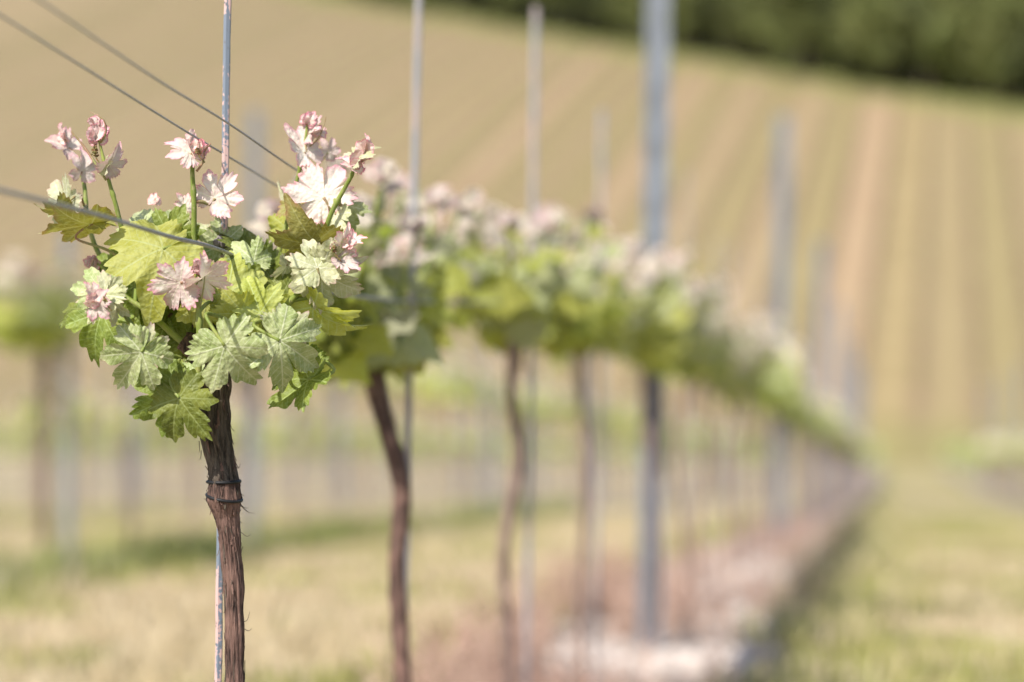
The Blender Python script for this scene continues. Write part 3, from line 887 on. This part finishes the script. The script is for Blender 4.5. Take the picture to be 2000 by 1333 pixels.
# ------------------------------------------------------------------ THE VINE IN FOCUS
D0 = 2.05
hb = base(2.07)
hero = empty('grapevine', hb)
tag(hero, 'sharp nearest grapevine with pale pink young leaves on a brown shaggy trunk', 'grapevine')
def L(v): return v - hb
def HP(px, py, dz=0): return P(px, py, D0 + dz)
mb = MB()
tp = [HP(458, 1640, .0), HP(459, 1400, .0), HP(459, 1290, .0), HP(456, 1150, .0), HP(449, 1060, .0), HP(443, 1010, -.001), HP(439, 975, -.002), HP(437, 945, -.002), HP(433, 905, 0), HP(421, 850, 0), HP(415, 780, 0), HP(412, 720, 0), HP(410, 675, .005)]
tr_ = [  .0082, .0073, .0070, .0074, .0080, .0092, .0128, .0122, .0100, .0118, .0128, .015, .012]
pp, qq = trunk_build(mb, [L(p) for p in tp], tr_, 3, 84, 26, 0, .34)
split = 7 * 26 * 84
mb.m[split:] = [1] * (len(mb.m) - split)
# shaggy strips of bark lifting off the trunk
r = random.Random(12)
for k in range(210):
    i = r.randrange(30, len(pp) - 30)
    a = r.random() * 6.28
    t = (pp[i + 1] - pp[i - 1]).normalized(); u, w_ = frame(t)
    d = u * math.cos(a) + w_ * math.sin(a); sd = t.cross(d)
    n = r.randrange(5, 14); wd = r.uniform(.0005, .0016); lift = r.uniform(.0, .0035) * (1 if r.random() < .35 else .3)
    v = []
    i0 = max(0, i - n // 2)
    dirn = r.choice((1, -1))
    for j in range(n):
        jj = min(i0 + j, len(pp) - 1)
        f = j / (n - 1) if dirn > 0 else 1 - j / (n - 1)
        c = pp[jj] + d * (qq[jj] * 1.10 + lift * f * f) + sd * (f * f * r.uniform(-.001, .001))
        ww = wd * (1 - .6 * f)
        v += [c - sd * ww, c + d * .0006, c + sd * ww]
    fcs = []
    for j in range(n - 1):
        fcs += [(3 * j, 3 * j + 1, 3 * j + 4, 3 * j + 3), (3 * j + 1, 3 * j + 2, 3 * j + 5, 3 * j + 4)]
    mb.add(v, fcs, r.choice((0, 0, 1)))
# hair-like fibres
for (x, y, ex, ey) in [(470, 985, 498, 1003), (468, 980, 486, 992), (474, 1040, 490, 1044), (478, 1215, 488, 1195), (476, 1225, 492, 1228), (462, 912, 470, 905), (396, 880, 388, 898), (392, 862, 388, 885), (462, 900, 466, 912), (437, 1290, 428, 1300)]:
    p, q = spline([L(HP(x - 3, y)), L(HP((x + ex) / 2, (y + ey) / 2 + 6)), L(HP(ex, ey))], [.0004, .0003, .00015], 5)
    tube(mb, p, q, 5, 1)
# arms and spurs at the head
for pts in [[(411, 720, 0), (385, 690, 0), (355, 668, .0)], [(411, 715, 0), (400, 680, -.02), (392, 655, -.025)], [(412, 710, 0), (450, 670, .01), (500, 640, .02), (530, 615, .02)], [(410, 700, .0), (405, 650, .03), (400, 610, .05), (385, 570, .06)], [(411, 700, 0), (350, 640, .03), (300, 590, .05)],
            [(411, 700, 0), (430, 650, .04), (500, 590, .06)]]:
    p, q = spline([L(HP(*q_)) for q_ in pts], [.0115] + [.0085 - .0015 * k for k in range(len(pts) - 1)], 8)
    tube(mb, p, q, 18, 0, True, lambda i, a: 1 + .2 * noise.noise((math.cos(a) * 2, math.sin(a) * 2, i * .4)))
mb.build('trunk', [BARK, BARKG], hero)

# shoots: pixel points (x, y, depth offset), radius in px at start and end
SH = {
 'front':  ([(386, 742, -.045), (390, 680, -.05), (388, 610, -.052), (387, 560, -.05), (389, 522, -.048)], 8.5, 5.5),
 'mid':    ([(395, 640, .0), (384, 540, .0), (379, 470, .0), (379, 400, -.005), (376, 345, -.008), (376, 322, -.01)], 8.5, 5),
 'left':   ([(330, 600, .01), (280, 540, .0), (243, 462, -.005), (226, 400, -.01), (213, 355, -.012), (203, 315, -.014), (193, 272, -.015)], 8, 3),
 'farleft':([(300, 620, .05), (240, 560, .05), (190, 490, .055), (170, 420, .06), (165, 365, .065), (155, 330, .07), (142, 300, .07)], 7.5, 4),
 'low':    ([(352, 700, -.01), (310, 690, -.035), (280, 665, -.05), (243, 615, -.055), (212, 580, -.06), (195, 562, -.06)], 7.5, 4.5),
 'low2':   ([(395, 700, .0), (340, 655, .0), (290, 610, .005), (240, 575, .01), (208, 530, .015), (182, 512, .02)], 9, 4),
 'right':  ([(480, 660, .01), (535, 620, .0), (580, 575, -.012), (612, 535, -.02), (640, 500, -.022), (655, 480, -.022)], 8.5, 4.5),
 'tall':   ([(560, 610, .03), (600, 545, .03), (628, 470, .025), (648, 415, .02), (672, 370, .015), (686, 345, .01), (694, 318, .008)], 8.5, 4),
 'back':   ([(480, 620, .05), (520, 560, .05), (548, 480, .05), (562, 430, .05), (575, 375, .05), (585, 330, .05), (597, 270, .05), (600, 235, .05)], 8, 3),
 'brown':  ([(530, 600, .02), (552, 575, .015), (580, 540, .01), (592, 510, .01)], 6, 4),
 'stakeside':([(430, 640, .03), (440, 560, .03), (470, 500, .035), (478, 450, .04)], 6, 4),
}
SHO = {}; SHP = {}
for nm, (pts, r0, r1) in SH.items():
    ws = [L(HP(*q)) for q in pts]
    k = len(pts) - 1
    rad = [(r0 + (r1 - r0) * i / k) * .80 / F * D0 for i in range(k + 1)]
    p, q = spline(ws, rad, 10)
    # swollen nodes
    q = [rr_ * (1 + .28 * max(0, math.cos(i * 2 * math.pi / 17)) ** 10) for i, rr_ in enumerate(q)]
    mb = MB(); tube(mb, p, q, 14)
    SHO[nm] = mb.build('shoot', [STEM], hero); SHP[nm] = p

# leaves: shoot, class, hub x, y, depth, midrib angle, length px, pitch, roll, fold, curl, (stalk attach fraction)
LV = [
 ('front', 'pink', 352, 553, -.062, 188, 66, -5, -12, .12, .10, .62),
 ('front', 'pink', 394, 545, -.058, 38, 62, 5, 58, .5, .1, .85),
 ('front', 'yell', 402, 592, -.03, 210, 70, 25, 0, .1, .25, .5),
 ('mid', 'yell', 318, 486, -.030, 203, 132, 25, 26, .0, .18, .35),
 ('mid', 'pale', 296, 468, .010, 112, 82, -10, 12, .1, .15, .3),
 ('mid', 'green', 330, 462, -.002, 62, 66, 10, 15, .1, .15, .3),
 ('mid', 'sage', 352, 470, .012, 85, 60, 0, -20, .2, .15, .4),
 ('mid', 'pink', 420, 388, .000, 52, 62, 0, 5, .12, .08, .62),
 ('mid', 'pink', 372, 300, -.012, 138, 52, 5, 40, .3, .1, .95),
 ('mid', 'pink', 372, 296, -.006, 98, 40, 5, -60, .4, .1, .97),
 ('mid', 'pink', 360, 405, .02, 120, 32, 10, 50, .5, .1, .5),
 ('farleft', 'sage', 130, 400, .02, 128, 66, -18, -22, .25, .12, .55),
 ('left', 'olive', 178, 438, -.012, 192, 104, 6, -79, .04, .16, .2),
 ('left', 'olive', 182, 436, -.010, 20, 44, 6, -76, .04, .16, .2),
 ('farleft', 'olive', 120, 408, .01, 205, 44, 10, -72, .1, .15, .5),
 ('farleft', 'pink', 160, 335, .06, 70, 42, 5, 50, .4, .1, .8),
 ('farleft', 'pink', 133, 290, .07, 150, 48, 5, 40, .5, .1, .95),
 ('farleft', 'bud', 126, 272, .07, 100, 34, 5, -60, .6, .1, .98),
 ('left', 'pink', 213, 322, -.018, 50, 46, 5, 50, .5, .1, .75),
 ('left', 'sage', 208, 330, -.022, 75, 30, 5, -50, .5, .1, .78),
 ('back', 'pink', 594, 298, .045, 130, 66, 5, 48, .35, .1, .85),
 ('back', 'pink', 603, 262, .05, 52, 44, 5, -50, .4, .1, .92),
 ('back', 'pink', 640, 298, .10, 60, 30, 5, 30, .3, .1, .7),
 ('back', 'pink', 632, 386, .030, 118, 78, -6, 8, .12, .1, .6),
 ('back', 'sage', 582, 402, .045, 165, 52, 5, -60, .4, .3, .55),
 ('back', 'olive', 585, 400, .05, 330, 60, 15, -50, .2, .2, .55),
 ('back', 'yell', 560, 445, .07, 250, 60, 5, 30, .3, .2, .5),
 ('tall', 'olive', 618, 474, .000, 188, 92, 20, -62, .15, .22, .25),
 ('tall', 'sage', 655, 420, .03, 250, 64, 0, 30, .3, .2, .6),
 ('tall', 'pale', 668, 400, .05, 300, 62, 0, -40, .3, .2, .55),
 ('tall', 'sage', 700, 312, .004, 55, 44, 5, -55, .5, .1, .95),
 ('tall', 'bud', 690, 328, .006, 130, 36, 5, 50, .5, .1, .93),
 ('right', 'sage', 620, 524, -.034, 108, 68, -5, 14, .18, .1, .72),
 ('right', 'sage', 628, 530, -.028, 322, 88, -5, 20, .15, .2, .75),
 ('right', 'sage', 654, 500, -.030, 55, 44, 5, 30, .3, .1, .9),
 ('right', 'pink', 668, 512, -.032, 335, 42, 10, -40, .4, .1, .92),
 ('right', 'pink', 668, 480, -.030, 70, 46, 5, 40, .4, .1, .97),
 ('right', 'bud', 690, 478, -.028, 42, 30, 5, -50, .6, .1, .98),
 ('right', 'pale', 439, 676, -.075, 305, 98, -4, 6, .20, .32, .02),
 ('right', 'pale', 546, 666, -.060, 328, 94, -6, -8, .20, .32, .15),
 ('right', 'sage', 556, 652, -.045, 95, 64, -10, 30, .3, .1, .2),
 ('right', 'yell', 612, 600, -.010, 308, 108, -10, 52, .25, .2, .35),
 ('right', 'green', 603, 742, -.015, 218, 96, 10, 50, .35, .2, .1),
 ('right', 'green', 590, 700, .02, 250, 70, 10, -20, .2, .2, .1),
 ('low', 'green', 350, 778, -.050, 305, 98, 12, 8, .20, .32, .0),
 ('low', 'green', 340, 772, -.035, 208, 92, 15, -18, .15, .2, .0),
 ('low', 'green', 352, 768, -.032, 95, 66, 5, 5, .1, .15, .05),
 ('low', 'pale', 276, 688, -.070, 238, 86, 4, -10, .20, .32, .35),
 ('low', 'sage', 282, 684, -.066, 20, 50, 5, 20, .2, .15, .35),
 ('low', 'green', 200, 612, -.020, 246, 92, 8, 22, .25, .2, .7),
 ('low2', 'green', 165, 605, .000, 215, 60, 8, 50, .3, .2, .85),
 ('low', 'sage', 208, 574, -.070, 100, 46, 5, 20, .2, .1, .93),
 ('low', 'sage', 208, 576, -.068, 15, 44, 5, -20, .2, .1, .93),
 ('low', 'sage', 204, 578, -.072, 242, 62, 10, 15, .3, .1, .95),
 ('low', 'pale', 196, 572, -.070, 168, 58, 10, 20, .3, .1, .96),
 ('low', 'pink', 190, 590, -.084, 300, 40, 20, 20, .3, .1, .97),
 ('low', 'bud', 180, 575, -.084, 120, 30, 20, 40, .6, .1, .98),
 ('low', 'sage', 224, 596, -.060, 275, 44, 5, 30, .3, .1, .85),
 ('low2', 'pink', 163, 606, .01, 190, 30, 5, 40, .3, .1, .9),
 ('low2', 'green', 262, 560, .02, 260, 84, 10, 20, .2, .2, .5),
 ('low2', 'green', 300, 590, .03, 300, 84, 10, -10, .2, .2, .4),
 ('low2', 'green', 320, 640, .02, 250, 70, 10, 10, .2, .2, .2),
 ('low2', 'green', 230, 520, .03, 150, 54, 10, 30, .2, .2, .8),
 ('stakeside', 'yell', 446, 572, -.022, 84, 92, -14, 4, .05, .12, .3),
 ('stakeside', 'green', 450, 566, -.014, 40, 74, -10, -10, .05, .12, .3),
 ('stakeside', 'yell', 508, 612, -.025, 108, 80, -5, 22, .25, .2, .2),
 ('stakeside', 'yell', 470, 610, -.03, 190, 70, 40, -30, .1, .2, .2),
 ('stakeside', 'green', 548, 580, .0, 110, 66, 0, 20, .2, .15, .3),
 ('stakeside', 'pale', 432, 480, .03, 95, 62, 0, 10, .2, .15, .8),
 ('stakeside', 'green', 486, 500, .03, 112, 84, 5, 58, .3, .2, .8),
 ('stakeside', 'pale', 496, 512, .0, 130, 60, 5, 20, .2, .2, .8),
 ('stakeside', 'green', 500, 540, .04, 60, 70, 5, 20, .2, .2, .7),
 ('stakeside', 'green', 430, 640, .03, 200, 90, 5, 10, .2, .2, .1),
 ('stakeside', 'green', 400, 620, .035, 130, 90, 5, 10, .2, .2, .1),
 ('stakeside', 'green', 470, 640, .04, 320, 90, 5, 10, .2, .2, .1),
 ('brown', 'green', 575, 560, .03, 60, 70, 5, 10, .2, .2, .6),
 ('brown', 'yell', 590, 525, .03, 130, 54, 5, 30, .2, .2, .8),
 ('brown', 'sage', 560, 520, .01, 260, 44, 5, -50, .3, .2, .9),
 ('mid', 'green', 345, 550, .04, 200, 90, 5, 10, .2, .2, .1),
 ('low2', 'green', 372, 668, .01, 160, 60, 5, 10, .2, .2, .1),
 ('front', 'pale', 386, 735, -.03, 130, 40, 5, 30, .2, .2, .02),
]
rng = np.random.default_rng(5)
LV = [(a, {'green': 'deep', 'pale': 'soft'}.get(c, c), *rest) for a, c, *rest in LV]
for (sn, cls, hx, hy, hd, ang, ln, pit, rol, fold, curl, at) in LV:
    mb = MB()
    hub = L(HP(hx, hy, hd))
    M = leaf_frame(ang, pit, rol).to_4x4(); M.translation = hub
    size = ln / F * (D0 + hd)
    sm = max(.25, min(1, ln / 80))
    add_leaf(mb, 0, rng, M, size, nth=200 if ln > 60 else 130, nr=12 if ln > 60 else 8, fold=fold, curl=curl, wave=.06 if ln > 60 else .07, deep={'yell': .85, 'deep': 1.1, 'soft': 1.3, 'olive': 1.0}.get(cls, 1.35), serr=1.5 if cls in ('pink', 'bud', 'sage') else 1.25)
    # stalk
    sp = SHP[sn]; q = sp[int(at * (len(sp) - 1))]
    m = Vector(M.col[1][:3]); n_ = Vector(M.col[2][:3])
    if (hub - q).length > .003:
        dl = (hub - q).length
        mid = hub - m * dl * .35 - n_ * dl * .12
        p, qq_ = spline([q, (q + mid) / 2 + Vector((0, 0, dl * .05)), mid, hub + n_ * .0002], [.0015 * sm + .0004] * 2 + [.0012 * sm + .0003] * 2, 6)
        tube(mb, p, qq_, 8, 1)
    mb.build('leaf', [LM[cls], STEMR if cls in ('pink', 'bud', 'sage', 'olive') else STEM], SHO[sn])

# folded shoot tips: tight bunches of crumpled unopened leaves
def tip(sn, x, y, dz, size, ang=90, n=9, spread=40):
    n = max(3, int(n * .7)); size *= .95
    mb = MB(); r = random.Random(int(x * 3 + y))
    for k in range(n):
        a = ang + r.uniform(-spread, spread)
        M = leaf_frame(a, r.uniform(-35, 35), r.uniform(-75, 75)).to_4x4()
        M.translation = L(HP(x + r.uniform(-4, 4), y + r.uniform(-3, 3), dz + r.uniform(-.003, .003)))
        add_leaf(mb, 0, rng, M, size * r.uniform(.6, 1.1) / F * D0, nth=70, nr=6, fold=r.uniform(.35, .85), curl=r.uniform(-.1, .25), wave=.08, serr=1.2)
    mb.build('shoot_tip', [LM['bud']], SHO[sn])
tip('front', 388, 524, -.05, 25, 90, 10, 60)
tip('mid', 388, 290, -.008, 25, 72, 8, 55)
tip('left', 192, 268, -.015, 44, 96, 7, 18)
tip('left', 186, 240, -.013, 22, 100, 5, 40)
tip('back', 601, 238, .05, 25, 92, 6, 40)
tip('back', 622, 262, .05, 24, 45, 4, 40)
tip('tall', 698, 318, .006, 28, 70, 6, 45)
tip('tall', 716, 290, .004, 30, 84, 5, 14)
tip('right', 678, 475, -.03, 24, 70, 6, 50)
tip('low', 182, 588, -.085, 20, 120, 7, 80)
tip('low2', 180, 518, .018, 26, 100, 7, 30)
tip('farleft', 128, 270, .07, 28, 110, 5, 35)
tip('mid', 302, 392, .05, 22, 120, 4, 40)
# tendrils
def tendril(sn, pts, r0=.0010):
    mb = MB()
    p, q = spline([L(HP(*a)) for a in pts], list(np.linspace(r0, r0 * .45, len(pts))), 7)
    tube(mb, p, q, 7)
    mb.build('tendril', [STEMR], SHO[sn])
tendril('left', [(208, 352, -.013), (188, 322, -.014), (168, 292, -.012), (152, 272, -.012), (139, 257, -.012)], .0014)
tendril('left', [(197, 280, -.015), (207, 258, -.022), (203, 236, -.026), (190, 226, -.026), (176, 219, -.024)], .0009)
tendril('mid', [(384, 335, -.01), (396, 318, -.012), (400, 296, -.01), (412, 280, -.01)], .0011)
tendril('back', [(600, 290, .05), (622, 270, .045), (634, 240, .045), (636, 228, .045)], .0008)
tendril('front', [(391, 600, -.055), (398, 560, -.06), (400, 540, -.06)], .0009)
# tiny unopened flower clusters
def flowers(sn, x, y, dz, n, w_, h, seed):
    mb = MB(); r = random.Random(seed)
    for k in range(n):
        t = k / n
        c = L(HP(x + r.gauss(0, w_ * (1 - t * .6)), y - h * t, dz + r.gauss(0, .0012)))
        s = r.uniform(.0007, .0011)
        mb.add([c + q * s for q in iv], iff)
    p, q = spline([L(HP(x + 14, y + 18, dz)), L(HP(x + 2, y + 4, dz)), L(HP(x, y - h, dz))], [.0007, .0006, .0003], 5)
    tube(mb, p, q, 6)
    mb.build('flower_cluster', [FLOW], SHO[sn])
flowers('left', 186, 305, -.016, 46, 3.2, 22, 1)
flowers('mid', 386, 300, -.02, 20, 3, 10, 2)
flowers('right', 652, 492, -.04, 26, 3, 12, 3)
flowers('low', 205, 590, -.09, 22, 3, 10, 4)

# ties round the trunk
def tie(pts_c, ring, label):
    mb = MB()
    c, t, rad, tilt = ring
    u, w_ = frame(t)
    pts = []
    for k in range(41):
        a = 2 * math.pi * k / 40
        pts.append(c + u * math.cos(a) * rad + w_ * math.sin(a) * rad + t * (tilt * math.cos(a - 1.2)))
    tube(mb, pts, [.0014] * 41, 8)
    if pts_c:
        for k in range(8):
            a = pts_c + CU * r.uniform(-.002, .002) + CR * r.uniform(-.002, .002)
            mb.add([a + q * .0018 for q in iv], iff)
    tag(mb.build('trunk_tie', [RUBBER]), label, 'tie', 'black ties on the nearest trunk')
tie(None, (HP(437, 941, -.002), (HP(436, 900) - HP(439, 985)).normalized(), .0138, .0004), 'upper black rubber tie wound straight round the nearest vine trunk')
tie(HP(409, 973, -.004), (HP(438, 972, -.002), (HP(436, 900) - HP(439, 985)).normalized(), .0146, .0035), 'lower black rubber tie slung slack round the nearest vine trunk')

# stakes near the camera
def near_stake(a, b_, rpx, d, label, clip=None, m=None):
    mb = MB()
    A = P(*a, d); B = P(*b_, d)
    n = 60
    pts = [A.lerp(B, k / n) + CR * (.0007 * noise.noise((k * .35, d, 0))) for k in range(n + 1)]
    rad = rpx / F * d
    tube(mb, pts, [rad] * (n + 1), 6, 0, True, lambda i, q: 1 + .06 * noise.noise((i * 1.3, q, 2)))
    o = mb.build('vine_stake', [m or STAKE], None, False)
    o.location = A
    o.data.transform(Matrix.Translation(-A))
    tag(o, label, 'stake', 'stakes of the row in focus')
    if clip:
        m2 = MB()
        c = P(*clip, d - .004) - A
        for k, (dx, dy, s) in enumerate([(-.003, 0, .0048), (.003, -.001, .0045), (0, .003, .004), (.005, .002, .003), (-.004, -.003, .0035)]):
            m2.add([c + CR * dx + CU * dy + Vector(q) * s * (1 + .3 * noise.noise(q * 2 + Vector((k, 0, 0)))) for q in iv], iff)
        m2.build('wire_clip', [CLIP], o)
near_stake((421, 1700), (449, -330), 7.4, 2.085, 'nearest stake, flaking pink and grey paint, with the wire clip above the leaves', (431, 474))
near_stake((782, 1560), (821, -130), 7, 2.97, 'second stake, pale grey rod rising from behind the second vine', None, GREY)
near_stake((1024, 1540), (1047, 14), 6.5, 3.90, 'third stake, blurred grey rod left of the first metal post', None, GREY)
near_stake((1160, 1400), (1176, 215), 5.5, 4.78, 'fourth stake, very faint rod just left of the first metal post', None, GREY)
